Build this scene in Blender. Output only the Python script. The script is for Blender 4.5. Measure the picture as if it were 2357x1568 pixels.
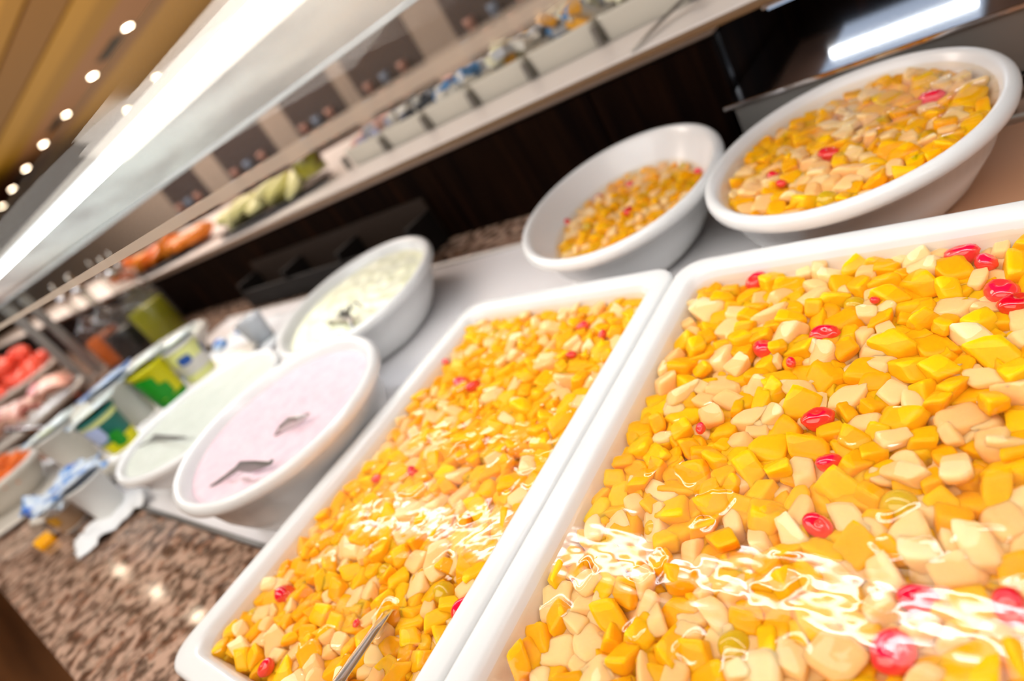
import bpy, bmesh, math, random
import numpy as np
from mathutils import Vector, Matrix, noise as mnoise
random.seed(7); rng = np.random.default_rng(7)
for o in list(bpy.data.objects): bpy.data.objects.remove(o)
SC = bpy.context.scene; COL = SC.collection

# ------------------------------------------------------------------ camera
F = 1459.387; H = 0.379                     # focal length in pixels, eye height above the counter
RT = np.array([[0.71768333, 0.4876912, -0.4970794],
               [0.07963182, 0.65165721, 0.75432198],
               [0.69180157, -0.58094765, 0.42884778]])
cam = bpy.data.cameras.new('camera'); co = bpy.data.objects.new('camera', cam); COL.objects.link(co)
cam.sensor_width = 36; cam.sensor_fit = 'HORIZONTAL'; cam.lens = F * 36 / 2357
cam.clip_start = 0.01; cam.clip_end = 100
m = Matrix([list(r) for r in RT.T]).to_4x4(); m.translation = (0, 0, H); co.matrix_world = m
cam.dof.use_dof = True; cam.dof.focus_distance = 0.44; cam.dof.aperture_fstop = 3.0
SC.camera = co
SC.view_settings.view_transform = 'Standard'; SC.view_settings.look = 'None'
SC.view_settings.exposure = 0.20; SC.view_settings.gamma = 1; SC.view_settings.use_curve_mapping = False

# ------------------------------------------------------------------ world and lights
w = bpy.data.worlds.new('world'); SC.world = w; w.use_nodes = True
w.node_tree.nodes['Background'].inputs[0].default_value = (0.95, 0.88, 0.80, 1)
w.node_tree.nodes['Background'].inputs[1].default_value = 0.75
def area(name, loc, size, power, col, rot=(0, 0, 0)):
    l = bpy.data.lights.new(name, 'AREA'); l.shape = 'RECTANGLE'; l.size, l.size_y = size
    l.energy = power; l.color = col
    o = bpy.data.objects.new(name, l); COL.objects.link(o); o.location = loc; o.rotation_euler = rot
    return o
area('room_light', (-0.9, -1.1, 1.9), (3.4, 1.7), 72, (1, .95, .88))
area('room_light', (-4.4, 1.5, 1.9), (4.0, .8), 95, (1, .86, .76))

# ------------------------------------------------------------------ helpers
def ray(px, py): return RT.T @ np.array([px - 1178.5, 784. - py, -F])
def on_z(px, py, z):
    d = ray(px, py); t = (z - H) / d[2]; return Vector((d[0]*t, d[1]*t, z))
def on_y(px, py, y):
    d = ray(px, py); t = y / d[1]; return Vector((d[0]*t, y, H + d[2]*t))
def s2l(c):
    c = c / 255; return c / 12.92 if c <= 0.04045 else ((c + .055) / 1.055) ** 2.4
def rgb(r, g, b): return (s2l(r), s2l(g), s2l(b), 1)

def mat(name, col, rough=.5, metal=0, spec=.5, coat=0, sss=0, sssr=(1, .5, .2), trans=0, emit=None, es=0, ior=1.45):
    m = bpy.data.materials.new(name); m.use_nodes = True
    b = m.node_tree.nodes['Principled BSDF']
    b.inputs['Base Color'].default_value = col; b.inputs['Roughness'].default_value = rough
    b.inputs['Metallic'].default_value = metal; b.inputs['Specular IOR Level'].default_value = spec
    b.inputs['Coat Weight'].default_value = coat; b.inputs['IOR'].default_value = ior
    b.inputs['Transmission Weight'].default_value = trans
    if sss:
        b.inputs['Subsurface Weight'].default_value = sss
        b.inputs['Subsurface Radius'].default_value = sssr; b.inputs['Subsurface Scale'].default_value = .010
    if emit:
        b.inputs['Emission Color'].default_value = emit; b.inputs['Emission Strength'].default_value = es
    return m
def nz(m, scale, detail=4, kind='ShaderNodeTexNoise', coord='Object', stretch=(1, 1, 1)):
    nt = m.node_tree; tc = nt.nodes.new('ShaderNodeTexCoord'); mp = nt.nodes.new('ShaderNodeMapping')
    n = nt.nodes.new(kind); nt.links.new(tc.outputs[coord], mp.inputs[0]); mp.inputs['Scale'].default_value = stretch
    nt.links.new(mp.outputs[0], n.inputs['Vector']); n.inputs['Scale'].default_value = scale
    if 'Detail' in n.inputs: n.inputs['Detail'].default_value = detail
    return n
def ramp(m, src, stops):
    r = m.node_tree.nodes.new('ShaderNodeValToRGB'); m.node_tree.links.new(src, r.inputs[0])
    e = r.color_ramp.elements
    while len(e) < len(stops): e.new(.5)
    for k, (p, c) in enumerate(stops): e[k].position = p; e[k].color = c
    return r
def to_base(m, out): m.node_tree.links.new(out, m.node_tree.nodes['Principled BSDF'].inputs['Base Color'])
def bump(m, out, dist=.001, strength=.5):
    b = m.node_tree.nodes.new('ShaderNodeBump'); b.inputs['Distance'].default_value = dist
    b.inputs['Strength'].default_value = strength
    m.node_tree.links.new(out, b.inputs['Height'])
    m.node_tree.links.new(b.outputs[0], m.node_tree.nodes['Principled BSDF'].inputs['Normal'])
def tinted(name, c1, c2, scale, rough, **k):
    """material whose colour wanders between two hues over and between the pieces"""
    m = mat(name, c1, rough, **k); n = nz(m, scale, 3)
    oi = m.node_tree.nodes.new('ShaderNodeObjectInfo'); ad = m.node_tree.nodes.new('ShaderNodeMath')
    ad.operation = 'MULTIPLY_ADD'; ad.inputs[1].default_value = .5; m.node_tree.links.new(oi.outputs['Random'], ad.inputs[0])
    sb = m.node_tree.nodes.new('ShaderNodeMath'); sb.operation = 'SUBTRACT'; sb.inputs[1].default_value = .25
    m.node_tree.links.new(n.outputs[0], sb.inputs[0]); m.node_tree.links.new(sb.outputs[0], ad.inputs[2])
    r = ramp(m, ad.outputs[0], [(.25, c1), (.75, c2)]); to_base(m, r.outputs[0])
    return m

def link(name, me, m, parent=None, smooth=True):
    o = bpy.data.objects.new(name, me); COL.objects.link(o)
    if m and not me.materials: me.materials.append(m)
    if smooth:
        me.polygons.foreach_set('use_smooth', [True] * len(me.polygons))
    if parent: o.parent = parent
    return o
def tag(o, label=None, cat=None, group=None, kind=None):
    if label: o['label'] = label
    if cat: o['category'] = cat
    if group: o['group'] = group
    if kind: o['kind'] = kind
    return o
def empty(name, loc, label=None, cat=None, group=None, rz=0):
    o = bpy.data.objects.new(name, None); COL.objects.link(o); o.location = loc; o.rotation_euler = (0, 0, rz)
    o.empty_display_size = .02
    return tag(o, label, cat, group)
def bevel(o, w, seg=2):
    b = o.modifiers.new('bevel', 'BEVEL'); b.width = w; b.segments = seg; b.limit_method = 'ANGLE'
    return o
def box(name, x0, x1, y0, y1, z0, z1, m, parent=None, bev=0):
    vs = [(x, y, z) for x in (x0, x1) for y in (y0, y1) for z in (z0, z1)]
    fs = [(0, 1, 3, 2), (4, 6, 7, 5), (0, 4, 5, 1), (2, 3, 7, 6), (0, 2, 6, 4), (1, 5, 7, 3)]
    me = bpy.data.meshes.new(name); me.from_pydata(vs, [], fs); me.update()
    o = link(name, me, m, parent, smooth=False)
    if bev: bevel(o, bev)
    return o
def loft(name, rings, m, parent=None, cap0=True, cap1=True, smooth=True, closed=True):
    n = len(rings[0]); vs = [tuple(p) for r in rings for p in r]; fs = []
    for k in range(len(rings) - 1):
        for i in range(n if closed else n - 1):
            j = (i + 1) % n
            fs.append((k*n + i, k*n + j, (k+1)*n + j, (k+1)*n + i))
    if cap0: fs.append(tuple(reversed(range(n))))
    if cap1: fs.append(tuple(range((len(rings)-1)*n, len(rings)*n)))
    me = bpy.data.meshes.new(name); me.from_pydata(vs, [], fs); me.update()
    return link(name, me, m, parent, smooth)
def lathe(name, prof, m, parent=None, n=40, sx=1, sy=1, **k):
    rings = [[(r*sx*math.cos(2*math.pi*i/n), r*sy*math.sin(2*math.pi*i/n), z) for i in range(n)] for r, z in prof]
    return loft(name, rings, m, parent, **k)
def rrect(x0, x1, y0, y1, r, z, seg=6):
    pts = []
    for cx, cy, a0 in ((x1-r, y1-r, 0), (x0+r, y1-r, 90), (x0+r, y0+r, 180), (x1-r, y0+r, 270)):
        for i in range(seg + 1):
            a = math.radians(a0 + 90*i/seg); pts.append((cx + r*math.cos(a), cy + r*math.sin(a), z))
    return pts
def strip(name, pts, widths, thick, m, parent=None, side=None):
    """a flat bar (handle, ladle stem) swept along points, widths per point"""
    pts = [Vector(p) for p in pts]; rings = []
    for i, p in enumerate(pts):
        d = (pts[min(i+1, len(pts)-1)] - pts[max(i-1, 0)]).normalized()
        s = Vector(side) if side else d.cross(Vector((0, 0, 1)))
        s = (s - d*s.dot(d)).normalized(); u = s.cross(d).normalized()
        wd = widths[i] if isinstance(widths, (list, tuple)) else widths
        t = thick[i] if isinstance(thick, (list, tuple)) else thick
        rings.append([p + s*wd*.5*math.cos(a) + u*t*.5*math.sin(a) for a in [2*math.pi*k/10 for k in range(10)]])
    return loft(name, rings, m, parent)

# ------------------------------------------------------------------ materials
M = {}
M['white'] = mat('white_melamine', rgb(224, 224, 223), .22, spec=.5)
M['cream'] = mat('cream_melamine', rgb(206, 200, 190), .25)
M['steel'] = mat('brushed_steel', (.66, .64, .61, 1), .34, metal=1)
n = nz(M['steel'], 60, 3, stretch=(.05, 6, 1)); bump(M['steel'], n.outputs[0], .0004, .12)
M['chrome'] = mat('polished_steel', (.72, .72, .73, 1), .12, metal=1)
M['dsteel'] = mat('grey_steel', (.30, .29, .27, 1), .4, metal=.8)
M['black'] = mat('black_plastic', rgb(20, 20, 22), .35)
M['wood'] = mat('dark_stained_wood', rgb(44, 20, 8), .8, spec=.04)
n = nz(M['wood'], 9, 6, stretch=(6, 6, .35)); r_ = ramp(M['wood'], n.outputs[0], [(.35, rgb(7, 2, 1)), (.62, rgb(22, 9, 3)), (.8, rgb(46, 20, 6))]); to_base(M['wood'], r_.outputs[0])
M['fwood'] = mat('brown_floor', rgb(128, 84, 52), .45)
n = nz(M['fwood'], 2.0, 5, stretch=(.4, 5, 1)); r_ = ramp(M['fwood'], n.outputs[0], [(.3, rgb(96, 62, 38)), (.7, rgb(146, 98, 60))]); to_base(M['fwood'], r_.outputs[0])

def granite():
    m = mat('speckled_granite', rgb(120, 92, 74), .07, spec=.5)
    nt = m.node_tree
    v = nz(m, 54, kind='ShaderNodeTexVoronoi'); v.inputs['Randomness'].default_value = 1
    r1 = ramp(m, v.outputs['Color'], [(.0, rgb(40, 30, 24)), (.28, rgb(70, 54, 42)), (.42, rgb(122, 92, 74)), (.62, rgb(160, 118, 96)), (.82, rgb(148, 128, 112)), (1, rgb(184, 152, 132))])
    n = nz(m, 48, 6); r2 = ramp(m, n.outputs[0], [(.42, (.16, .13, .11, 1)), (.56, (1, 1, 1, 1))])
    mx = nt.nodes.new('ShaderNodeMix'); mx.data_type = 'RGBA'; mx.blend_type = 'MULTIPLY'; mx.inputs[0].default_value = .85
    nt.links.new(r1.outputs[0], mx.inputs[6]); nt.links.new(r2.outputs[0], mx.inputs[7]); to_base(m, mx.outputs[2])
    return m
M['granite'] = granite()
M['peach'] = tinted('peach_flesh', rgb(255, 170, 0), rgb(255, 198, 10), 40, .38, spec=.25, sss=.75, sssr=(1, .6, .12))
M['pear'] = tinted('pear_flesh', rgb(246, 194, 134), rgb(252, 220, 168), 40, .38, spec=.25, sss=.75, sssr=(1, .8, .5))
M['grape'] = mat('green_grape', rgb(206, 178, 30), .15, coat=.5, sss=.3, sssr=(.8, 1, .1))
M['cherry'] = tinted('red_cherry', rgb(214, 0, 30), rgb(250, 16, 70), 60, .12, coat=.7, sss=.15, sssr=(1, .1, .1))
M['bed'] = tinted('fruit_bed', rgb(255, 176, 20), rgb(255, 212, 90), 45, .4)

def sym_fresnel(nt, f0, f90=1.0):
    lw = nt.nodes.new('ShaderNodeLayerWeight'); lw.inputs[0].default_value = .5
    p = nt.nodes.new('ShaderNodeMath'); p.operation = 'POWER'; p.inputs[1].default_value = 5; nt.links.new(lw.outputs['Facing'], p.inputs[0])
    a = nt.nodes.new('ShaderNodeMath'); a.operation = 'MULTIPLY_ADD'; a.inputs[1].default_value = f90 - f0; a.inputs[2].default_value = f0
    nt.links.new(p.outputs[0], a.inputs[0]); return a
def syrup_mat():
    m = bpy.data.materials.new('syrup'); m.use_nodes = True; nt = m.node_tree; nt.nodes.clear()
    out = nt.nodes.new('ShaderNodeOutputMaterial'); mix = nt.nodes.new('ShaderNodeMixShader')
    t = nt.nodes.new('ShaderNodeBsdfTransparent'); t.inputs[0].default_value = (1, .985, .93, 1)
    g = nt.nodes.new('ShaderNodeBsdfGlossy'); g.inputs['Roughness'].default_value = .035; g.inputs[0].default_value = (1, 1, 1, 1)
    f = sym_fresnel(nt, .055, .5)
    d = nt.nodes.new('ShaderNodeBsdfDiffuse'); d.inputs[0].default_value = rgb(255, 182, 60)
    tr = nt.nodes.new('ShaderNodeBsdfTranslucent'); tr.inputs[0].default_value = rgb(255, 182, 60)
    cl = nt.nodes.new('ShaderNodeMixShader'); cl.inputs[0].default_value = .5; nt.links.new(d.outputs[0], cl.inputs[1]); nt.links.new(tr.outputs[0], cl.inputs[2])
    c2 = nt.nodes.new('ShaderNodeMixShader'); c2.inputs[0].default_value = .10; nt.links.new(t.outputs[0], c2.inputs[1]); nt.links.new(cl.outputs[0], c2.inputs[2])
    nt.links.new(f.outputs[0], mix.inputs[0]); nt.links.new(c2.outputs[0], mix.inputs[1]); nt.links.new(g.outputs[0], mix.inputs[2])
    nt.links.new(mix.outputs[0], out.inputs[0]); return m
M['syrup'] = syrup_mat()
def glass_mat(name, tint, haze, hz_col, ior=1.5, rough=.01, speck=0):
    m = bpy.data.materials.new(name); m.use_nodes = True; nt = m.node_tree; nt.nodes.clear()
    out = nt.nodes.new('ShaderNodeOutputMaterial')
    t = nt.nodes.new('ShaderNodeBsdfTransparent'); t.inputs[0].default_value = tint
    g = nt.nodes.new('ShaderNodeBsdfGlossy'); g.inputs['Roughness'].default_value = rough
    d = nt.nodes.new('ShaderNodeBsdfDiffuse'); d.inputs[0].default_value = hz_col
    tr = nt.nodes.new('ShaderNodeBsdfTranslucent'); tr.inputs[0].default_value = hz_col
    ms = nt.nodes.new('ShaderNodeMixShader'); ms.inputs[0].default_value = .5
    nt.links.new(d.outputs[0], ms.inputs[1]); nt.links.new(tr.outputs[0], ms.inputs[2])
    f = sym_fresnel(nt, .035, .30)
    a = nt.nodes.new('ShaderNodeMixShader'); nt.links.new(f.outputs[0], a.inputs[0])
    nt.links.new(t.outputs[0], a.inputs[1]); nt.links.new(g.outputs[0], a.inputs[2])
    b = nt.nodes.new('ShaderNodeMixShader'); b.inputs[0].default_value = haze
    nt.links.new(a.outputs[0], b.inputs[1]); nt.links.new(ms.outputs[0], b.inputs[2])
    nt.links.new(b.outputs[0], out.inputs[0])
    if speck:
        class W: node_tree = nt
        n = nz(W, 900, 2); r = ramp(W, n.outputs[0], [(.4, (haze*.5,)*3 + (1,)), (.7, (haze + speck,)*3 + (1,))])
        nt.links.new(r.outputs[0], b.inputs[0])
    return m
M['glass'] = glass_mat('guard_glass', (.93, .95, .94, 1), .022, (.7, .66, .6, 1), speck=.03)
M['glassedge'] = glass_mat('glass_edge', (.9, .87, .8, 1), .5, (.86, .76, .68, 1))
M['bottleglass'] = glass_mat('bottle_glass', (.80, .80, .78, 1), .05, (.6, .6, .6, 1))
def emis(name, col, s):
    m = bpy.data.materials.new(name); m.use_nodes = True; nt = m.node_tree; nt.nodes.clear()
    out = nt.nodes.new('ShaderNodeOutputMaterial'); e = nt.nodes.new('ShaderNodeEmission')
    e.inputs[0].default_value = col; e.inputs[1].default_value = s; nt.links.new(e.outputs[0], out.inputs[0]); return m
M['tube'] = emis('tube_light', (.92, .96, 1, 1), 14)
M['plate_glow'] = emis('diffuser_glow', (.92, .96, 1, 1), 2.2)
M['down'] = emis('downlight_lens', (1, .80, .58, 1), 30)

# ------------------------------------------------------------------ structure
def struct(o): o['kind'] = 'structure'; return o
struct(box('floor', -22, 6, -8, 14, -.95, -.9, M['fwood']))
cg = mat('gold_ceiling', rgb(190, 140, 66), .6)
struct(box('ceiling', -22, 6, -8, 14, 2.02, 2.08, cg))
wallm = mat('brown_wall', rgb(150, 122, 96), .8)
struct(box('wall_back', -22, 6, 13.9, 14, -.9, 2.02, wallm))
struct(box('wall_front', -22, 6, -3.1, -3.0, -.9, 2.02, mat('brown_front_wall', rgb(140, 106, 78), .8)))
struct(box('wall_left', -22, -21.9, -8, 14, -.9, 2.02, wallm))
area('ceiling_fill', (-7, 3.5, 1.25), (9, 4), 85, (1, .86, .66), (math.pi, 0, 0))  # unseen upward fill, added to brighten the dark ceiling
olive = [rgb(150, 108, 10), rgb(126, 84, 4), rgb(168, 124, 26)]
panel_m = [mat('ceiling_panel_%s' % s, c, .6) for s, c in zip(('ochre', 'umber', 'gold'), olive)]
cy = -.6; k = 0
while cy < 3.45:                                                    # long ceiling boards over the aisle
    wd = (.34, .22, .42, .3)[k % 4]
    struct(box('trim_%d' % (k + 1), -22, 5, cy, cy + wd - .015, 1.99 - .012*(k % 3), 2.02, panel_m[k % 3])); cy += wd; k += 1
struct(box('trim_%d' % (k + 1), -22, 5, 3.5, 4.35, 2.0, 2.02, mat('rose_band', rgb(150, 104, 66), .6)))

downs = [(294, 62), (213, 175), (152, 264), (100, 332), (60, 388), (28, 435), (5, 475)]
dl_places = [on_z(px, py, 1.985) for px, py in downs]
row2 = [Vector((x, .255, 1.97)) for x in (-6.9, -5.87, -4.97)]
row3 = [Vector((x, 5.75, 2.005)) for x in (-12.1, -10.55)]
labels = ['round downlight nearest the top edge of the photo'] + ['%s round downlight of the ceiling row at upper left' % s for s in ('second', 'third', 'fourth', 'fifth', 'sixth', 'seventh')]
for i, p in enumerate(dl_places + row2 + row3):
    vis = i < len(dl_places)
    t = empty('ceiling_downlight', p, labels[i] if vis else 'round downlight seen only as a glint on the polished counter', 'ceiling light', 'downlights in the ceiling row' if vis else 'downlights outside the view')
    lathe('lens', [(.052, .0), (.05, -.004), (.0001, -.006)], M['down'], t, n=20)
    lathe('bezel', [(.053, .012), (.075, .010), (.075, -.006), (.053, -.004)], M['steel'], t, n=20, cap0=False, cap1=False)
for i, (px, py) in enumerate([(255, 112), (130, 285), (42, 418)]):
    p = on_z(px, py, 1.99)
    t = empty('ceiling_vent', p, ['dark ceiling vent between the two topmost downlights', 'dark ceiling vent beside the third downlight', 'dark ceiling vent beside the fifth downlight'][i], 'vent', 'vents in the ceiling row')
    box('frame', -.34, .34, -.08, .08, -.004, .01, M['dsteel'], t)
    for q in range(4): box('slat', -.32, .32, -.07 + q*.038, -.05 + q*.038, -.012, -.002, M['black'], t)

# ------------------------------------------------------------------ counter
XL, XR = -9.0, 1.3
RX0, RX1, RY0, RY1 = -2.12, 1.1, .138, .816
ct = empty('serving_counter', (0, 0, 0), 'long speckled granite buffet counter with a sunken steel display well', 'counter')
box('front_slab', XL, XR, -.082, RY0, -.035, 0, M['granite'], ct, .004)
box('back_slab', XL, XR, RY1, 1.34, -.035, 0, M['granite'], ct, .002)
box('left_slab', XL, RX0, RY0, RY1, -.035, 0, M['granite'], ct)
box('right_slab', RX1, XR, RY0, RY1, -.035, 0, M['granite'], ct)
well = mat('satin_steel_well', rgb(238, 235, 236), .36, metal=.15)
n = nz(well, 30, 3, stretch=(.2, 3, 1)); bump(well, n.outputs[0], .0003, .1)
wl = box('steel_well', RX0, RX1, RY0, RY1, -.02, -.003, well, ct)
box('added_bounce_panel', -.235, RX1 - .01, RY0 + .01, RY1 - .014, -.004, -.0015, mat('tan_bounce', rgb(196, 146, 112), .35), ct)  # tan inlay added to the steel well so its bounce warms the bowl
box('front_trim', RX0, RX1, RY0, RY0 + .006, -.01, .0015, M['dsteel'], ct)
box('back_trim', RX0, RX1, RY1 - .012, RY1 - .004, -.01, .004, M['steel'], ct, .001)
box('end_trim', RX0, RX0 + .008, RY0, RY1, -.01, .002, M['steel'], ct)
box('front_panel', XL, XR, -.02, .0, -.9, -.035, M['fwood'], ct)
rs = empty('wooden_riser', (0, .945, 0), 'dark stained vertical wood board behind the counter, holding up the shelf', 'panel')
wx = -9.0
while wx < -.40:                                                     # separate boards with thin joints
    wv = .42; box('board', wx, min(wx + wv - .004, -.385), -.01, .012, .001, .175, M['wood'], rs); wx += wv
box('backing', -9.0, -.385, .012, .025, .001, .175, M['black'], rs)
box('rear_board', -.395, 1.3, .36, .375, .001, .175, M['wood'], rs)
box('side_board', -.395, -.385, .026, .359, .001, .175, M['wood'], rs)
sh = empty('upper_shelf', (0, .95, .185), 'white topped upper buffet shelf above the dark wood riser', 'shelf')
shw = mat('shelf_laminate', rgb(232, 226, 222), .35)
box('shelf_top', -9.0, 1.3, -.005, 1.0, .004, .016, shw, sh)
box('under_panel', -.9, 1.0, .02, .42, -.002, .003, mat('brown_under_panel', rgb(170, 130, 105), .5), sh)
box('shelf_edge', -9.0, 1.3, -.014, -.005, .003, .014, mat('worn_brown_edge', rgb(104, 78, 50), .5), sh, .002)

# partition with dark openings behind the shelf
pt = empty('partition', (0, 2.5, -.9), 'mauve grey partition with dark openings behind the sneeze guard', 'partition')
pm = mat('mauve_plaster', rgb(176, 158, 146), .85)
box('wall_panel', -12, 1.5, 0, .08, 0, 1.78, pm, pt)
box('cap', -12, 1.5, -.02, .1, 1.78, 1.81, M['steel'], pt)
opn = mat('dim_opening', rgb(66, 54, 56), .6)
gls = mat('pinkish_cup', rgb(206, 150, 136), .3); gls2 = mat('bluish_cup', rgb(140, 160, 190), .3)
for x0, x1 in ((-5.75, -5.05), (-4.65, -3.9), (-3.6, -3.05), (-2.9, -2.35), (-2.1, -1.55), (-1.3, -.7)):
    o = box('opening', x0, x1, -.006, .02, 1.08, 1.44, opn, pt)
    for q in range(6):
        c = lathe('cup', [(.02, 0), (.026, .05), (.028, .07)], gls if q % 3 else gls2, o, n=10); c.location = (x0 + .06 + q*(x1 - x0 - .1)/6, -.04, 1.1 + .08*(q % 2))

# ------------------------------------------------------------------ lamp, hood, sneeze guard
lt = empty('strip_light', (0, .42, .467), 'glaring white strip light running above the counter under the hood', 'lamp')
box('diffuser', -8.5, 1.4, -.040, .040, .002, .006, M['plate_glow'], lt)
for yy in (-.018, .018): box('tube', -8.5, 1.4, yy - .008, yy + .008, -.001, .003, M['tube'], lt)
box('housing', -8.5, 1.4, -.046, .046, .006, .016, M['white'], lt)
hd = empty('hood_panel', (0, .47, .47), 'pale satin metal hood panel sloping down behind the strip light', 'hood')
hm = mat('satin_hood', rgb(226, 238, 240), .5, metal=0)
n = nz(hm, 2.2, 3, stretch=(1, 4, 4)); r_ = ramp(hm, n.outputs[0], [(.38, rgb(176, 180, 182)), (.6, rgb(232, 242, 244))]); to_base(hm, r_.outputs[0])
n = nz(hm, 5, 4); bump(hm, n.outputs[0], .004, .4)
me = bpy.data.meshes.new('sheet'); me.from_pydata([(-8.5, 0, .006), (1.4, 0, .006), (1.4, .10, -.052), (-8.5, .10, -.052), (-8.5, .004, .010), (1.4, .004, .010), (1.4, .104, -.048), (-8.5, .104, -.048)], [], [(0, 1, 2, 3), (7, 6, 5, 4), (0, 4, 5, 1), (3, 2, 6, 7), (0, 3, 7, 4), (1, 5, 6, 2)])
link('sheet', me, hm, hd, False)
box('lower_lip', -8.5, 1.4, .098, .106, -.058, -.050, M['steel'], hd)
sg = empty('sneeze_guard', (0, .16, .3675), 'slanted clear glass sneeze guard with dusty specks and a polished lower edge', 'sneeze guard')
rings = []
for k in range(9):                                                  # gently curved sheet
    a = k/8; y = .10*a*a*.9 + .02*a; z = .118*a
    rings.append([(-9, y, z), (1.0, y, z), (1.0, y - .0035, z), (-9, y - .0035, z)])
link_o = loft('glass_pane', rings, M['glass'], sg, cap0=False, cap1=False)
box('lower_edge', -9, 1.0, -.005, .001, .0, .0055, M['glassedge'], sg)
# posts standing on the counter
for (x, y, lb) in ((-3.09, .618, 'square grey steel guard post nearer the bottles'), (-3.07, .55, 'square grey steel guard post further from the bottles')):
    p = empty('guard_post', (x, y, 0), lb, 'post', 'steel guard posts')
    box('shaft', -.017, .017, -.017, .017, .006, .40, M['dsteel'], p, .002); box('base_plate', -.03, .03, -.03, .03, 0, .006, M['dsteel'], p)

# ------------------------------------------------------------------ trays
TH = .065
def tray(name, x0, x1, y0, y1, label):
    t = empty(name, ((x0+x1)/2, (y0+y1)/2, 0), label, 'tray')
    prof = [(.030, 0.0), (.024, .002), (.012, .040), (.008, .0505), (.0015, .052), (0, .054), (0, .061), (.0015, .0640), (.004, TH),
            (.0185, TH), (.0215, .0635), (.0235, .060), (.027, .050), (.034, .016), (.042, .009), (.06, .007)]
    hx, hy = (x1-x0)/2, (y1-y0)/2
    rings = [rrect(-hx+d, hx-d, -hy+d, hy-d, max(.028 - d*.25, .012), z) for d, z in prof]
    loft('dish', rings, M['white'], t, cap0=True, cap1=True)
    return t
T1 = (-.6565, -.3305, -.011, .5285); T2 = (-.3290, -.0030, -.013, .5330)
tray('rectangular_tray', *T1, 'left white rectangular tray of fruit salad with a spoon in it')
tray('rectangular_tray', *T2, 'right white rectangular tray of fruit salad, nearest the camera')

# ------------------------------------------------------------------ bowls
def bowl(c, sem, ang, h, label, name='oval_bowl', m='white', taper=.052, lip=.015, rz=0):
    t = empty(name, (c[0], c[1], 0), label, 'bowl', rz=math.radians(ang))
    a, b = sem; prof = [(taper+.006, 0), (taper, .002), (taper*.80, .012), (taper*.45, h*.45), (.0135, h-.020), (.006, h-.0185), (.001, h-.0145), (0, h-.010), (.0005, h-.005), (.003, h-.0015), (.0065, h),
            (.0105, h-.0006), (lip-.001, h-.004), (lip+.002, h-.010), (lip+taper*.45, h*.45), (lip+taper*.85, .016), (lip+taper*1.3, .009), (.11, .008)]
    rings = []
    for d, z in prof:
        rings.append([((a-d)*math.cos(q), (b-d)*math.sin(q), z) for q in [2*math.pi*k/72 for k in range(72)]])
    loft('body', rings, M[m], t)
    return t, (a, b, taper, lip, h)
BA = bowl((-.193, .700), (.170, .1465), 86.2, .09, 'large white oval bowl brim full of fruit salad, behind the right tray')
BB = bowl((-.494, .727), (.197, .151), 113.8, .09, 'white oval bowl half full of fruit salad, left of the brimming bowl', taper=.06)
BC = bowl((-1.03, .605), (.221, .171), 141.8, .09, 'white oval bowl of cottage cheese with a fork, at the back')
BD = bowl((-.82, .274), (.181, .158), 160.6, .104, 'white oval bowl of pink strawberry yogurt beside the left tray')
BE = bowl((-1.197, .304), (.181, .167), 172.3, .08, 'white oval bowl of plain yogurt left of the pink yogurt')
BF = bowl((-2.05, .45), (.26, .205), 75, .070, 'large white oval dish behind the yogurt cups', m='cream')
BG = bowl((-2.20, .02), (.27, .14), 20, .085, 'white oval dish of shredded carrot at the left edge', m='cream')

def lvl(bw, z):                                   # semi axes of the inside wall at height z
    a, b, tp, lip, h = bw
    z1, z2 = h-.010, h*.45
    f = (z1 - z)/(z1 - z2); d = lip + .002 + f*(tp*.45 - .002)
    return a - d, b - d

def disc_surface(name, tree, z, amp, sc, m, seed, rise=0):
    root, bw = tree; a, b = lvl(bw, z); a += .002; b += .002; vs = []; nr, na = 34, 80
    for i in range(nr + 1):
        for k in range(na):
            q = 2*math.pi*k/na; r = i/nr; x, y = a*r*math.cos(q), b*r*math.sin(q)
            e = min(1, (1-r)*6)
            vs.append((x, y, z + e*amp*(mnoise.noise(Vector((x*sc, y*sc, seed))) + .5*mnoise.noise(Vector((x*sc*2.7, y*sc*2.7, seed+5)))) + rise*(1-r*r)))
    rings = [vs[i*na:(i+1)*na] for i in range(nr + 1)]
    return loft(name, rings, m, None, cap0=False, cap1=False), (a, b)
pinky = tinted('pink_yogurt', rgb(216, 184, 194), rgb(222, 198, 204), 60, .7, spec=.1, sss=.3, sssr=(1, .7, .7))
r_ = [n for n in pinky.node_tree.nodes if n.type == 'VALTORGB'][0]
whity = tinted('white_yogurt', rgb(194, 199, 188), rgb(204, 207, 198), 20, .7, spec=.1)
cott = tinted('cottage_cheese', rgb(222, 224, 190), rgb(232, 234, 222), 26, .4)
def content(tree, z, amp, sc, m, seed, name, label, cat, rise=0):
    o, _ = disc_surface(name, tree, z, amp, sc, m, seed, rise)
    o.location = (tree[0].location.x, tree[0].location.y, 0); o.rotation_euler = tree[0].rotation_euler
    return tag(o, label, cat)
content(BD, .088, .0035, 55, pinky, 3, 'strawberry_yogurt', 'lumpy pink strawberry yogurt filling the front oval bowl', 'yogurt')
content(BE, .070, .0040, 30, whity, 9, 'plain_yogurt', 'smooth white yogurt in the bowl left of the pink one', 'yogurt')
content(BC, .070, .0060, 40, cott, 14, 'cottage_cheese', 'lumpy pale cottage cheese around a fork in the rear bowl', 'cheese', .004)
content(BF, .056, .0060, 14, whity, 21, 'white_cream', 'white cream in the large dish behind the yogurt cups', 'cream')

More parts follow.
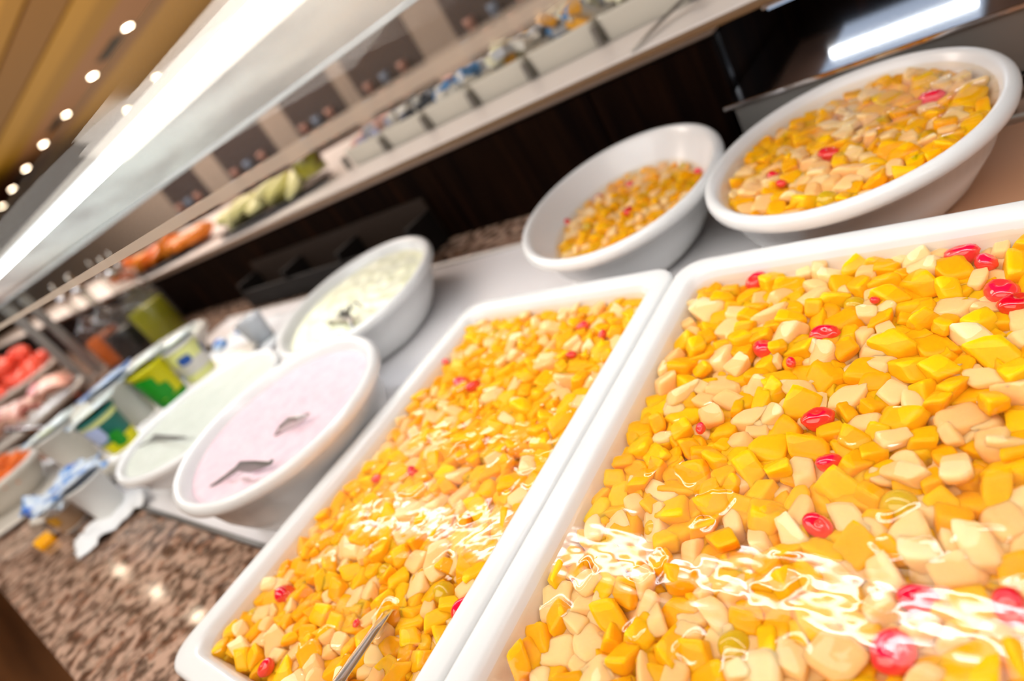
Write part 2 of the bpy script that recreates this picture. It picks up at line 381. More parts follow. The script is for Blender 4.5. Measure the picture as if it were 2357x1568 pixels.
# ------------------------------------------------------------------ fruit pieces
def chunk_mesh(name, m, kind, seed, n=5):
    r = random.Random(seed); bm = bmesh.new(); bmesh.ops.create_cube(bm, size=2)
    bmesh.ops.subdivide_edges(bm, edges=bm.edges[:], cuts=n-1, use_grid_fill=True)
    e = r.uniform(5.5, 10)
    sh = [r.uniform(-.35, .35) for _ in range(4)]; tp = r.uniform(-.3, .3); tp2 = r.uniform(-.2, .2); off = r.random()*50
    cut = r.random() < .35
    for v in bm.verts:
        x, y, z = v.co; l = (abs(x)**e + abs(y)**e + abs(z)**e)**(1/e); x, y, z = x/l, y/l, z/l
        if cut: x = x - .32*max(0, x)*(y*y + z*z*.6)             # rounded outer side of a segment
        y *= 1 + tp*x; z *= 1 + tp2*y; x += sh[0]*y + sh[1]*z; z += sh[2]*x*.6
        nn = .07*mnoise.noise(Vector((x*1.6, y*1.6, z*1.6 + off)))
        v.co = (x*(1+nn), y*(1+nn), z*(1+nn))
    me = bpy.data.meshes.new(name); bm.to_mesh(me); bm.free(); me.materials.append(m)
    me.polygons.foreach_set('use_smooth', [True]*len(me.polygons)); return me
def ball_mesh(name, m, seed, dent=0):
    r = random.Random(seed); bm = bmesh.new(); bmesh.ops.create_uvsphere(bm, u_segments=20, v_segments=14, radius=1)
    for v in bm.verts:
        x, y, z = v.co; k = 1 + .05*mnoise.noise(v.co*1.7 + Vector((seed*3.1, 0, 0)))
        if dent:
            k -= dent*math.exp(-((x*x + y*y)/.14))*(1 if z > 0 else .3)
            k += .06*mnoise.noise(v.co*4.5 + Vector((seed*1.7, 0, 0))) + .10*abs(x)*(z > 0)
        v.co = (x*k, y*k, z*k)
    me = bpy.data.meshes.new(name); bm.to_mesh(me); bm.free(); me.materials.append(m)
    me.polygons.foreach_set('use_smooth', [True]*len(me.polygons)); return me
PEACH = [chunk_mesh('peach_cube', M['peach'], 'peach', i) for i in range(9)]
PEAR = [chunk_mesh('pear_cube', M['pear'], 'pear', 100 + i) for i in range(9)]
GRAPE = [ball_mesh('green_grape', M['grape'], 200 + i) for i in range(2)]
CHERRY = [ball_mesh('cherry', M['cherry'], 300 + i, .34) for i in range(4)]

pieces = []        # dict(kind, mesh, mat4, dish, px size)
def inside_rect(x0, x1, y0, y1, cr=.02):
    def f(x, y, pad=0):
        if not (x0+pad < x < x1-pad and y0+pad < y < y1-pad): return False
        dx = max(x0+cr-x, x-x1+cr, 0); dy = max(y0+cr-y, y-y1+cr, 0)
        return dx*dx + dy*dy < cr*cr*1.0 or dx == 0 or dy == 0
    return f, (x0, x1, y0, y1)
def inside_ell(tree, a, b):
    cx, cy = tree[0].location.x, tree[0].location.y; t = tree[0].rotation_euler.z; c, s = math.cos(t), math.sin(t)
    def f(x, y, pad=0):
        u, v = (x-cx)*c + (y-cy)*s, -(x-cx)*s + (y-cy)*c
        return (u/(a-pad))**2 + (v/(b-pad))**2 < 1
    m = max(a, b); return f, (cx-m, cx+m, cy-m, cy+m)
def fill(dish, reg, level, fixed, seed, layers=((.0, .73), (-.0060, .66), (-.0130, .62)), smin=.0135, smax=.023, zone=None, submerged=.0012, heap=None, lay=(0, .003, .007)):
    f, bb = reg; r = random.Random(seed)
    for li, (dz, ov) in enumerate(layers):
        grid = {}; cs = .02
        pts = []
        if li == 0:
            for (x, y, rad) in fixed: pts.append((x, y, rad))
        for p in pts: grid.setdefault((int(p[0]//cs), int(p[1]//cs)), []).append(p)
        area_ = (bb[1]-bb[0])*(bb[3]-bb[2]); tries = int(area_*360000)
        for it in range(tries):
            fr = it/tries
            s = (smin + (smax-smin)*r.random()**(1.2))*(1 if fr < .5 else .80)
            x, y = r.uniform(bb[0], bb[1]), r.uniform(bb[2], bb[3]); rad = s*.5
            if not f(x, y, rad*.9 + lay[li]): continue
            gx, gy = int(x//cs), int(y//cs); ok = True
            for i in (-2, -1, 0, 1, 2):
                for j in (-2, -1, 0, 1, 2):
                    for q in grid.get((gx+i, gy+j), ()):
                        if (q[0]-x)**2 + (q[1]-y)**2 < ((q[2]+rad)*(ov + .13))**2: ok = False; break
                    if not ok: break
                if not ok: break
            if not ok: continue
            grid.setdefault((gx, gy), []).append((x, y, rad))
            v = mnoise.noise(Vector((x*9, y*9, seed)))
            pr = .35 + .32*v; u = r.random()
            kind = 'pear_cube' if u < pr else ('green_grape' if u > .985 and li == 0 else 'peach_cube')
            asp = r.uniform(.68, 1.5)
            sx, sy, sz = s*.50*asp, s*.50/asp**.5, s*.50*r.uniform(.6, .95)
            if kind == 'green_grape': sx = sy = s*.46; sz = s*.42
            rot = Matrix.Rotation(r.uniform(0, 6.28), 4, 'Z') @ Matrix.Rotation(r.gauss(0, .24), 4, 'X') @ Matrix.Rotation(r.gauss(0, .24), 4, 'Y')
            top = sz*1.03 + .15*s*.5
            zz = level + dz - top - submerged + r.uniform(-.0035, .0036)*(1 if li == 0 else 1.2)
            if heap: zz += heap(x, y)
            me = r.choice({'pear_cube': PEAR, 'peach_cube': PEACH, 'green_grape': GRAPE}[kind])
            M4 = Matrix.Translation((x, y, zz)) @ rot @ Matrix.Diagonal((sx, sy, sz, 1))
            dist = math.sqrt(x*x + y*y + (H-zz)**2)
            pieces.append(dict(kind=kind, me=me, m=M4, dish=dish, size=s/dist*(1 if li == 0 else .35), top=zz+top, c=(x, y), r=s*.5, li=li))

DN = {'T2': 'the right tray', 'T1': 'the left tray', 'BA': 'the brimming bowl', 'BB': 'the half full bowl'}
L1, L2, LA, LB = .0545, .0555, .0800, .0500
cher = {
 'T2': [(1738, 640, .0105, 'bright red cherry at the far edge of the right tray, close to the corner'), (1755, 795, .0105, 'dark red cherry left of another cherry in the upper middle of the right tray'),
        (1895, 762, .0105, 'round red cherry right of its darker neighbour in the right tray'), (1880, 955, .0105, 'glossy red cherry in the middle of the right tray'),
        (1905, 1058, .0080, 'small red cherry just below the middle one in the right tray'), (1878, 1203, .0085, 'glossy red cherry beside pink pear cubes above the white glare'),
        (2212, 575, .0115, 'red cherry half against the far rim of the right tray'), (2268, 596, .0090, 'flat red cherry piece right of the one by the far rim'),
        (2303, 660, .0125, 'upper cherry of the bright pair at the right edge of the photo'), (2343, 690, .0120, 'lower cherry of the bright pair cut by the right edge'),
        (2110, 1370, .0090, 'red cherry between orange cubes right of the white glare'), (2050, 1490, .0115, 'large wrinkled crimson cherry at the bottom right of the right tray'),
        (2325, 1390, .0090, 'red cherry at the lower right edge of the photo'), (1820, 833, .0045, 'tiny red cherry scrap under two orange cubes in the right tray'),
        (1612, 985, .0045, 'tiny red cherry scrap at the left middle of the right tray'), (2013, 690, .0040, 'tiny red speck of cherry near the far side of the right tray')],
 'T1': [(1338, 748, .0085, 'red cherry piece near the far rim of the left tray'), (1385, 768, .0060, 'small dark red cherry right of the far one in the left tray'),
        (1315, 815, .0055, 'small pale red cherry below the far pair in the left tray'), (1058, 876, .0090, 'left cherry of the touching pair in the left tray'),
        (1086, 884, .0090, 'right cherry of the touching pair in the left tray'), (1025, 832, .0055, 'small red cherry against the left wall of the left tray'),
        (948, 1083, .0065, 'small red cherry in the middle of the left tray'), (865, 1100, .0055, 'pinkish cherry scrap by the left wall of the left tray'),
        (650, 1362, .0115, 'crimson cherry close to the near left corner of the left tray'), (608, 1533, .0080, 'narrow red cherry in the near corner of the left tray'),
        (1062, 1395, .0100, 'red cherry against the right wall of the left tray'), (820, 1435, .0035, 'tiny pink cherry speck left of the spoon handle')],
 'BA': [(2142, 215, .0135, 'red cherry at the upper right of the brimming bowl'), (1905, 347, .0110, 'red cherry in the middle of the brimming bowl'),
        (1778, 400, .0085, 'small red cherry at the lower left of the brimming bowl'), (1797, 420, .0055, 'tiny red cherry scrap at the lower left of the brimming bowl')],
 'BB': [(1305, 510, .0095, 'curled red cherry beside a peach cube at the left of the half full bowl'), (1376, 452, .0085, 'red cherry at the far edge of the half full bowl'),
        (1447, 423, .0070, 'small red cherry at the upper middle of the half full bowl'), (1445, 482, .0100, 'red cherry at the near middle of the half full bowl'), (1608, 392, .0075, 'red cherry partly hidden by the near rim of the half full bowl')]}
levels = {'T1': L1, 'T2': L2, 'BA': LA, 'BB': LB}
fixed = {k: [] for k in cher}
for dk, lst in cher.items():
    for i, (px, py, r_c, lb) in enumerate(lst):
        p = on_z(px, py, levels[dk] - .002); fixed[dk].append((p.x, p.y, r_c*.9))
        o = bpy.data.objects.new('cherry', CHERRY[i % 4]); COL.objects.link(o)
        o.location = (p.x, p.y, levels[dk] - r_c*.62); o.scale = (r_c, r_c*.82, r_c*.75)
        o.rotation_euler = (random.gauss(0, .35), random.gauss(0, .35), random.uniform(0, 6.28))
        tag(o, lb, 'cherry', 'cherries in ' + DN[dk])
HW = .0275
fill('T2', inside_rect(T2[0]+HW, T2[1]-HW, T2[2]+HW, T2[3]-HW), L2, fixed['T2'], 11, smin=.0150, smax=.0270)
fill('T1', inside_rect(T1[0]+HW, T1[1]-HW, T1[2]+HW, T1[3]-HW), L1, fixed['T1'], 12, smin=.0145, smax=.0250)
aA = lvl(BA[1], LA); aB = lvl(BB[1], LB)
fill('BA', inside_ell(BA, *aA), LA, fixed['BA'], 13, smin=.016, smax=.029, lay=(.006, .017, .027))
fill('BB', inside_ell(BB, *aB), LB, fixed['BB'], 14, smin=.014, smax=.024, lay=(.004, .012, .018))

def join_pieces(name, lst, m, label, cat):
    V = []; Fc = []; base = 0
    for p in lst:
        me = p['me']; nv = len(me.vertices); a = np.empty(nv*3, np.float32); me.vertices.foreach_get('co', a); a = a.reshape(-1, 3)
        mm = np.array(p['m']); V.append(a @ mm[:3, :3].T + mm[:3, 3])
        lv = np.empty(len(me.loops), np.int32); me.loops.foreach_get('vertex_index', lv)
        Fc.append((lv + base, np.array([q.loop_total for q in me.polygons]))); base += nv
    V = np.concatenate(V).astype(np.float32); lv = np.concatenate([q[0] for q in Fc]); tot = np.concatenate([q[1] for q in Fc])
    me = bpy.data.meshes.new(name); me.vertices.add(len(V)); me.vertices.foreach_set('co', V.ravel())
    me.loops.add(len(lv)); me.loops.foreach_set('vertex_index', lv.astype(np.int32))
    st = np.concatenate([[0], np.cumsum(tot)[:-1]]).astype(np.int32)
    me.polygons.add(len(tot)); me.polygons.foreach_set('loop_start', st); me.polygons.foreach_set('loop_total', tot.astype(np.int32))
    me.update(calc_edges=True); me.validate()
    o = link(name, me, m); return tag(o, label, cat, kind='stuff')
# the 300 largest of each kind stand alone, the remainder is one mass of each kind
CN = {'peach_cube': 'peach cube', 'pear_cube': 'pear cube', 'green_grape': 'green grape'}
CL = {'peach_cube': 'glossy yellow orange peach cube in syrup in ', 'pear_cube': 'pale cream pear cube in syrup in ', 'green_grape': 'round yellow green grape in syrup in '}
for kind in CN:
    def vis(p):
        q = RT @ (np.array([p['c'][0], p['c'][1], p['top']]) - [0, 0, H]); X, Y = 1178.5 + F*q[0]/-q[2], 784 - F*q[1]/-q[2]
        return q[2] < 0 and -15 < X < 2372 and -15 < Y < 1583
    lst = sorted([p for p in pieces if p['kind'] == kind], key=lambda p: -p['size']*(1 if vis(p) else .1))
    lim = 300
    for p in lst[:lim]:
        o = bpy.data.objects.new(kind, p['me']); o.matrix_world = p['m']; COL.objects.link(o)
        tag(o, CL[kind] + DN[p['dish']], 'fruit piece', CN[kind] + 's in ' + DN[p['dish']])
    if len(lst) > lim:
        join_pieces({'peach_cube': 'small_peach_cubes', 'pear_cube': 'small_pear_cubes'}.get(kind, kind + 's'), lst[lim:], {'peach_cube': M['peach'], 'pear_cube': M['pear']}.get(kind, M['grape']),
                    {'peach_cube': 'mass of further and deeper peach cubes filling the fruit dishes', 'pear_cube': 'mass of further and deeper pear cubes filling the fruit dishes'}.get(kind, 'further grapes'), 'fruit')
print('pieces', len(pieces))

# bed under the pieces and syrup over them
def syrup(dish, reg, level, label, res=.0016):
    f, (x0, x1, y0, y1) = reg
    nx, ny = int((x1-x0)/res)+2, int((y1-y0)/res)+2
    xs = np.linspace(x0, x1, nx); ys = np.linspace(y0, y1, ny); X, Y = np.meshgrid(xs, ys, indexing='ij')
    Z = np.full_like(X, level)
    r = np.random.default_rng(hash(dish) % 97 if False else len(dish) + ord(dish[-1]))
    for _ in range(26):                                             # faint ripples
        kx, ky = r.normal(0, 130, 2); Z += .000022*np.sin(kx*X + ky*Y + r.uniform(0, 6.28))
    for _ in range(20):
        kx, ky = r.normal(0, 420, 2); Z += .000005*np.sin(kx*X + ky*Y + r.uniform(0, 6.28))
    add = np.zeros_like(X)
    rr = random.Random(17)
    for p in pieces:
        if p['dish'] != dish or p['li'] != 0: continue
        pr = p['top'] - level + .0006; a1, a2, u = rr.uniform(0, 6.28), rr.uniform(0, 6.28), rr.random()
        if pr <= 0 or u > .54: continue
        cx, cy = p['c']; R = p['r']*rr.uniform(.8, 1.05); rr_ = R*1.3 + .008
        i0, i1 = np.searchsorted(xs, [cx-rr_, cx+rr_]); j0, j1 = np.searchsorted(ys, [cy-rr_, cy+rr_])
        if i1 <= i0 or j1 <= j0: continue
        dx, dy = X[i0:i1, j0:j1]-cx, Y[i0:i1, j0:j1]-cy; d = np.hypot(dx, dy); th = np.arctan2(dy, dx)
        d = d*(1 + .16*np.sin(2*th + a1) + .10*np.sin(4*th + a2)) - R
        side = .5 + .5*np.sin(th + a1*1.7)
        if u < .36: hgt = .0011*side*np.exp(-np.abs(d)/.0014)       # thin meniscus lip
        else: hgt = min(pr, .0022)*.40*np.where(d < 0, 1, np.exp(-(d/.0030)**2))
        add[i0:i1, j0:j1] = np.maximum(add[i0:i1, j0:j1], hgt)
    Z += add
    ok = np.vectorize(lambda a, b: f(a, b, -.0005))(X, Y)
    idx = np.arange(nx*ny).reshape(nx, ny)
    keep = ok[:-1, :-1] & ok[1:, :-1] & ok[:-1, 1:] & ok[1:, 1:]
    q = np.stack([idx[:-1, :-1][keep], idx[1:, :-1][keep], idx[1:, 1:][keep], idx[:-1, 1:][keep]], 1)
    used = np.unique(q); rm = np.full(nx*ny, -1); rm[used] = np.arange(len(used)); q = rm[q]
    V = np.stack([X.ravel(), Y.ravel(), Z.ravel()], 1)[used]
    me = bpy.data.meshes.new('syrup'); me.vertices.add(len(V)); me.vertices.foreach_set('co', V.astype(np.float32).ravel())
    me.loops.add(len(q)*4); me.loops.foreach_set('vertex_index', q.ravel().astype(np.int32))
    me.polygons.add(len(q)); me.polygons.foreach_set('loop_start', (np.arange(len(q))*4).astype(np.int32)); me.polygons.foreach_set('loop_total', np.full(len(q), 4, np.int32))
    me.update(calc_edges=True)
    o = link('syrup', me, M['syrup']); return tag(o, label, 'syrup')
def bed(reg, z, label, ell=None):
    f, (x0, x1, y0, y1) = reg; cx, cy = (x0+x1)/2, (y0+y1)/2
    if ell is None: ring = rrect(x0, x1, y0, y1, .02, 0)
    else:
        t, (a, b) = ell; c, s = math.cos(t), math.sin(t)
        ring = [(cx + a*math.cos(q)*c - b*math.sin(q)*s, cy + a*math.cos(q)*s + b*math.sin(q)*c, 0) for q in [2*math.pi*k/48 for k in range(48)]]
    rings = [[(cx + (x-cx)*k, cy + (y-cy)*k, z + hgt) for x, y, _ in ring] for k, hgt in ((.97, -.02), (.985, 0), (.6, .001), (.01, .001))]
    o = loft('fruit_pulp', rings, M['bed']); return tag(o, label, 'fruit', kind='stuff')
regs = {'T2': inside_rect(T2[0]+.0255, T2[1]-.0255, T2[2]+.0255, T2[3]-.0255, .022), 'T1': inside_rect(T1[0]+.0255, T1[1]-.0255, T1[2]+.0255, T1[3]-.0255, .022),
        'BA': inside_ell(BA, aA[0]+.001, aA[1]+.001), 'BB': inside_ell(BB, aB[0]+.001, aB[1]+.001)}
syrup('T2', regs['T2'], L2, 'clear glistening syrup over the fruit in the right tray', .0010)
syrup('T1', regs['T1'], L1, 'clear glistening syrup over the fruit in the left tray', .0012)
syrup('BA', regs['BA'], LA, 'clear syrup over the fruit in the brimming bowl', .0022)
syrup('BB', regs['BB'], LB, 'clear syrup over the fruit in the half full bowl', .0022)
b2 = inside_rect(T2[0]+.031, T2[1]-.031, T2[2]+.031, T2[3]-.031); b1 = inside_rect(T1[0]+.031, T1[1]-.031, T1[2]+.031, T1[3]-.031)
bed(b2, L2-.019, 'orange fruit pulp between the cubes of the right tray'); bed(b1, L1-.019, 'orange fruit pulp between the cubes of the left tray')
eA = lvl(BA[1], LA-.026); eB = lvl(BB[1], LB-.026)
bed(inside_ell(BA, *eA), LA-.020, 'orange fruit pulp between the cubes of the brimming bowl', (BA[0].rotation_euler.z, eA))
bed(inside_ell(BB, *eB), LB-.020, 'orange fruit pulp between the cubes of the half full bowl', (BB[0].rotation_euler.z, eB))
# ------------------------------------------------------------------ serving spoons and forks
def lifted(p, dz): return Vector((p.x, p.y, p.z + dz))
def spoon(pts, widths, label, bowl_at=None, th=.0022, m='chrome', cat='spoon', name='serving_spoon', side=None, br=(.03, .02)):
    t = empty(name, pts[0], label, cat); o0 = Vector(pts[0])
    strip('handle', [Vector(p) - o0 for p in pts], widths, th, M[m], t, side)
    if bowl_at is not None:
        c = Vector(bowl_at) - o0; d = (Vector(pts[1]) - Vector(pts[0])); a = math.atan2(d.y, d.x)
        o = lathe('spoon_bowl', [(.0001, -.006), (.5, -.0055), (.85, -.002), (1, .002), (.97, .003), (.8, -.0005), (.45, -.0035), (.0001, -.004)], M[m], t, n=24, sx=br[0], sy=br[1])
        o.location = c; o.rotation_euler = (0, 0, a)
    return t
# left tray: long handle leaving the frame at the bottom
p0 = on_z(893, 1408, L1 + .001); p1 = on_z(860, 1455, L1 + .009); p2 = on_z(780, 1568, .088); p3 = p2 + (p2 - p1)*1.1
spoon([p0 + (p0-p1)*.25 + Vector((0, 0, -.006)), p0, p1, p2, p3], [.010, .011, .0135, .016, .020], 'long silver spoon handle rising out of the left fruit tray', p0 + (p0-p1)*1.0 + Vector((0, 0, -.012)), .0030)
# pink yogurt: handle with a broad waist hooked over the near rim, and a second one half sunk
q = [(485, 1121, .0885), (520, 1097, .093), (545, 1080, .098), (562, 1075, .101), (590, 1071, .105), (622, 1066, .107), (628, 1058, .1075)]
spoon([on_z(*a) for a in q], [.004, .005, .007, .017, .013, .005, .003], 'dark silver spoon handle lying on the near rim of the pink yogurt bowl', None, [.002, .002, .002, .0015, .0015, .002, .002], 'dsteel', side=(.1, .2, 1))
q = [(632, 1002, .089), (650, 985, .094), (672, 972, .098), (700, 960, .0995), (712, 952, .096)]
spoon([on_z(*a) for a in q], [.003, .010, .016, .008, .003], 'grey serving spoon half sunk in the pink yogurt', None, .002, m='steel', side=(.1, .2, 1))
q = [(318, 1029, .071), (345, 1016, .074), (362, 1008, .078), (395, 1008, .083), (428, 1007, .086)]
spoon([on_z(*a) for a in q], [.003, .005, .017, .011, .003], 'dark spoon handle resting in the plain yogurt bowl', None, .0018, 'dsteel', side=(.1, .2, 1))
# fork in the cottage cheese
fp = [on_z(752, 745, .076), on_z(775, 730, .086), on_z(792, 722, .092), on_z(806, 708, .100)]
tf = empty('serving_fork', fp[0], 'dark grey fork stuck in the cottage cheese', 'fork')
strip('handle', [Vector((0, 0, 0)), fp[1]-fp[0], fp[2]-fp[0]], [.006, .018, .026], .0025, M['dsteel'], tf)
for k in (-1, 0, 1):
    strip('tine', [fp[2]-fp[0] + Vector((.008*k, .004*k, 0)), fp[3]-fp[0] + Vector((.014*k, .007*k, .004)), fp[3]-fp[0] + Vector((.016*k, .010*k, -.012))], [.007, .006, .004], .0025, M['dsteel'], tf)
strip('stem', [fp[2]-fp[0], on_z(806, 735, .090)-fp[0], on_z(812, 757, .088)-fp[0]], [.016, .010, .006], .0025, M['dsteel'], tf)

# ------------------------------------------------------------------ yogurt cups on their platter
cupw = mat('white_cup', rgb(226, 226, 222), .35); foil = mat('printed_lid', rgb(214, 228, 232), .3)
n = nz(foil, 22, 2); r_ = ramp(foil, n.outputs[0], [(.0, rgb(40, 120, 214)), (.34, rgb(60, 140, 224)), (.40, rgb(216, 228, 228)), (.62, rgb(232, 240, 232)), (.7, rgb(214, 222, 90))]); to_base(foil, r_.outputs[0])
bfoil = mat('blue_lid', rgb(40, 120, 210), .3); n = nz(bfoil, 30, 2); r_ = ramp(bfoil, n.outputs[0], [(.35, rgb(30, 84, 176)), (.44, rgb(80, 140, 206)), (.52, rgb(196, 208, 220))]); to_base(bfoil, r_.outputs[0])
yl = mat('yellow_print', rgb(226, 220, 20), .35); gr = mat('green_print', rgb(14, 140, 20), .35); teal = mat('teal_print', rgb(20, 120, 110), .35)
blu = mat('blue_print', rgb(30, 80, 160), .35); lblu = mat('pale_label', rgb(176, 190, 226), .4); tan = mat('tan_print', rgb(170, 140, 110), .4); pyl = mat('pale_yellow_print', rgb(228, 232, 150), .4)
def cup(loc, s, base_m, label, bands=(), lid=None, tilt=(0, 0), patch=None, rz=0, name='yogurt_cup'):
    t = empty(name, loc, label, 'yogurt cup', 'yogurt cups on the counter', rz); r0, r1, h = .035*s, .043*s, .098*s; tilt = (tilt[0]*.3, -tilt[1]*.25)
    lathe('cup_body', [(r0*.96, 0), (r0, .003), (r1, h*.93), (r1*1.10, h*.935), (r1*1.10, h), (r1*.96, h), (r1*.93, h*.9)], base_m, t, n=32)
    for z0, z1, mm in bands:
        a = r0 + (r1-r0)*z0 + .0006; b = r0 + (r1-r0)*z1 + .0006
        lathe('printed_band', [(a, h*z0), (b, h*z1)], mm, t, n=32, cap0=False, cap1=False)
    if patch:
        for mm, ang, zc, ww, hh in patch:
            rr = []
            for zz in (zc-hh, zc, zc+hh):
                row = []
                R = r0 + (r1-r0)*zz + .0016
                for i in range(9):
                    a = math.radians(ang + (i-4)/4*ww); k = 1 - .25*abs((i-4)/4)*(zz != zc)
                    row.append((R*math.cos(a), R*math.sin(a), h*(zc + (zz-zc)*k)))
                rr.append(row)
            loft('label_patch', rr, mm, t, cap0=False, cap1=False, closed=False)
    if lid:
        o = lathe('lid', [(r1*1.5, 0), (r1*1.52, .0012), (.0001, .003*s)], lid, t, n=28)
        o.location = (-.014*s, .006*s, h + .003 + abs(math.sin(tilt[0]))*r1*1.0 + abs(math.sin(tilt[1]))*r1*.6); o.rotation_euler = (tilt[0], tilt[1], 0)
        for v in o.data.vertices: v.co.z += .003*s*math.sin(v.co.x*90/s)*(v.co.y/(.05*s))
    return t
FA = 200                                                            # side of a cup that faces the viewer, in degrees
cup(on_z(470, 862, .03), 1.0, cupw, 'pale yellow yogurt cup with a blue emblem, at the top end of the row', [(.55, .92, pyl), (.02, .22, pyl)], foil, (.1, .25), [(blu, FA-145+10, .62, 22, .12), (blu, 330, .62, 22, .12)])
cup(on_z(402, 916, .03), 1.03, yl, 'green and yellow yogurt cup with a peeled lid', [(.0, .16, gr)], foil, (.25, .45, .02, .01), [(gr, 300, .5, 42, .36), (teal, 250, .45, 20, .42), (gr, 340, .35, 26, .2)])
cup(on_z(328, 965, .03), 1.12, cupw, 'plain white yogurt cup with a blue edged lid in mid row', [], bfoil, (.1, .3), None)
cup(on_z(290, 1022, .03), .95, teal, 'green and blue yogurt cup with a white label', [(.0, .3, yl), (.8, .92, pyl)], foil, (.2, .35), [(lblu, 300, .6, 34, .24), (gr, 350, .3, 20, .22), (blu, 250, .4, 20, .25)])
cup(on_z(196, 1062, .02), 1.05, cupw, 'plain white yogurt cup next to the carrot dish', [], foil, (.1, .2), None)
cup(on_z(262, 1172, .006), .80, cupw, 'white cup with a crumpled blue lid standing on the paper sheet', [], bfoil, (.25, .5), None)
cup(on_z(178, 1208, .004), .62, cupw, 'small tan printed cup at the near end of the row', [(.1, .75, tan)], bfoil, (.2, .1), [(mat('ochre_print', rgb(190, 140, 40), .4), 300, .6, 30, .2)])
for i, (px, py, z, s, lb) in enumerate([(510, 796, .03, .022, 'torn blue foil lid right of the pale yellow cup'), (435, 868, .02, .016, 'small blue foil scrap right of the green and yellow cup'), (550, 768, .02, .012, 'small blue foil scrap on the white paper')]):
    o = lathe('foil_scrap', [(s, 0), (s*.9, s*.5), (s*.3, s*.35), (.0001, s*.55)], bfoil, None, n=9); o.location = on_z(px, py, z); o.rotation_euler = (.4, .3, i); tag(o, lb, 'lid')
# crumpled blue wrapping beside the small cups
def sheet(name, c, ux, uy, nx, ny, amp, m, seed, label, cat, sc=20, serr=0, z0=.002):
    c, ux, uy = Vector(c), Vector(ux), Vector(uy); rings = []
    for i in range(nx+1):
        row = []
        for j in range(ny+1):
            e = serr*(1 if j % 2 else -1) if i == 0 else 0
            p = c + ux*(i/nx - .5 + e) + uy*(j/ny - .5)
            z = z0 + amp*(abs(mnoise.noise(Vector((p.x*sc, p.y*sc, seed)))) + .5*abs(mnoise.noise(Vector((p.x*sc*2.3, p.y*sc*2.3, seed)))))
            row.append((p.x - c.x, p.y - c.y, z))
        rings.append(row)
    o = loft(name, rings, m, None, cap0=False, cap1=False, closed=False); o.location = (c.x, c.y, c.z)
    sd = o.modifiers.new('thickness', 'SOLIDIFY'); sd.thickness = .0012
    return tag(o, label, cat)
paperm = mat('white_paper', rgb(226, 228, 230), .7)
a = on_z(180, 1270, .004); b = on_z(335, 1135, .004); cc = (a+b)/2
ax = (b-a); side = Vector((-ax.y, ax.x, 0)).normalized()
sheet('paper_sheet', (cc.x, cc.y, .001), ax, side*.10, 16, 26, .020, paperm, 5, 'crumpled white paper sheet with a serrated end on the granite', 'paper', 22, .012)
c = on_z(150, 1125, .06)
sheet('foil_wrapper', (c.x, c.y, .05), (.16, .03, 0), (-.03, .13, 0), 18, 18, .03, bfoil, 8, 'crumpled blue printed foil wrapper on top of the near cups', 'wrapper', 26)
c = on_z(560, 760, 0)
sheet('napkin', (-1.66, .62, 0), (.42, 0, 0), (0, .26, 0), 16, 16, .012, paperm, 11, 'white paper napkin lying beyond the cottage cheese bowl', 'napkin', 8)
cl = mat('clear_plastic', rgb(220, 224, 228), .2, trans=.6)
o = lathe('plastic_cup', [(.028, 0), (.036, .07), (.038, .072), (.034, .07), (.026, .003)], cl, None, n=20); o.location = on_z(612, 785, 0.002); tag(o, 'small clear plastic cup beside the napkin', 'cup')
o = lathe('under_plate', [(.8, 0), (.95, .004), (1, .012), (.98, .014), (.8, .006), (.001, .004)], M['cream'], None, n=48, sx=.34, sy=.19); o.location = (-2.13, .0, 0); o.rotation_euler = (0, 0, math.radians(20)); tag(o, 'pinkish white plate rim at the left edge under the carrot dish', 'plate')
o = lathe('cup_platter', [(.8, 0), (.93, .003), (1, .018), (.985, .020), (.85, .006), (.001, .005)], M['cream'], None, n=48, sx=.30, sy=.16); o.location = (-1.63, .32, 0); o.rotation_euler = (0, 0, math.radians(75)); tag(o, 'low white platter under the row of yogurt cups', 'platter')

o = bpy.data.objects.new('reflection_blob', PEACH[0]); COL.objects.link(o); o.location = on_z(105, 1246, .007); o.scale = (.024, .016, .009); tag(o, 'ochre blob added for an amber reflection on the granite left of the paper sheet', 'reflection_blob')  # solid ochre blob added in place of an amber reflection in the granite
# ------------------------------------------------------------------ carrots, ham, tomatoes
car = tinted('shredded_carrot', rgb(206, 84, 10), rgb(236, 122, 34), 60, .5)
GX, GY = BG[0].location.x, BG[0].location.y; ga = BG[0].rotation_euler.z
vs = []; fs = []; rr = random.Random(3); ag, bg = lvl(BG[1], .07)
for k in range(900):                                                # carrot shreds
    q, rad = rr.uniform(0, 6.28), math.sqrt(rr.random())*.95
    u, v = ag*rad*math.cos(q), bg*rad*math.sin(q); x = GX + u*math.cos(ga) - v*math.sin(ga); y = GY + u*math.sin(ga) + v*math.cos(ga); z = .062 + .035*(1-rad*rad) + rr.uniform(-.004, .006)
    d = Vector((rr.gauss(0, 1), rr.gauss(0, 1), rr.gauss(0, .4))).normalized()*.022; s = Vector((rr.gauss(0, 1), rr.gauss(0, 1), rr.gauss(0, 1))).normalized()*.004; nn = d.cross(s).normalized()*.003
    b0 = len(vs)
    for e in (-1, 1):
        for g in (s, nn, -s, -nn): vs.append(tuple(Vector((x, y, z)) + d*e + g))
    for i in range(4): fs.append((b0+i, b0+(i+1) % 4, b0+4+(i+1) % 4, b0+4+i))
    fs += [(b0, b0+3, b0+2, b0+1), (b0+4, b0+5, b0+6, b0+7)]
me = bpy.data.meshes.new('carrot_shreds'); me.from_pydata(vs, [], fs); me.update()
tag(link('carrot_shreds', me, car, None, False), 'heap of shredded orange carrot in the dish at the left edge', 'carrot', kind='stuff')
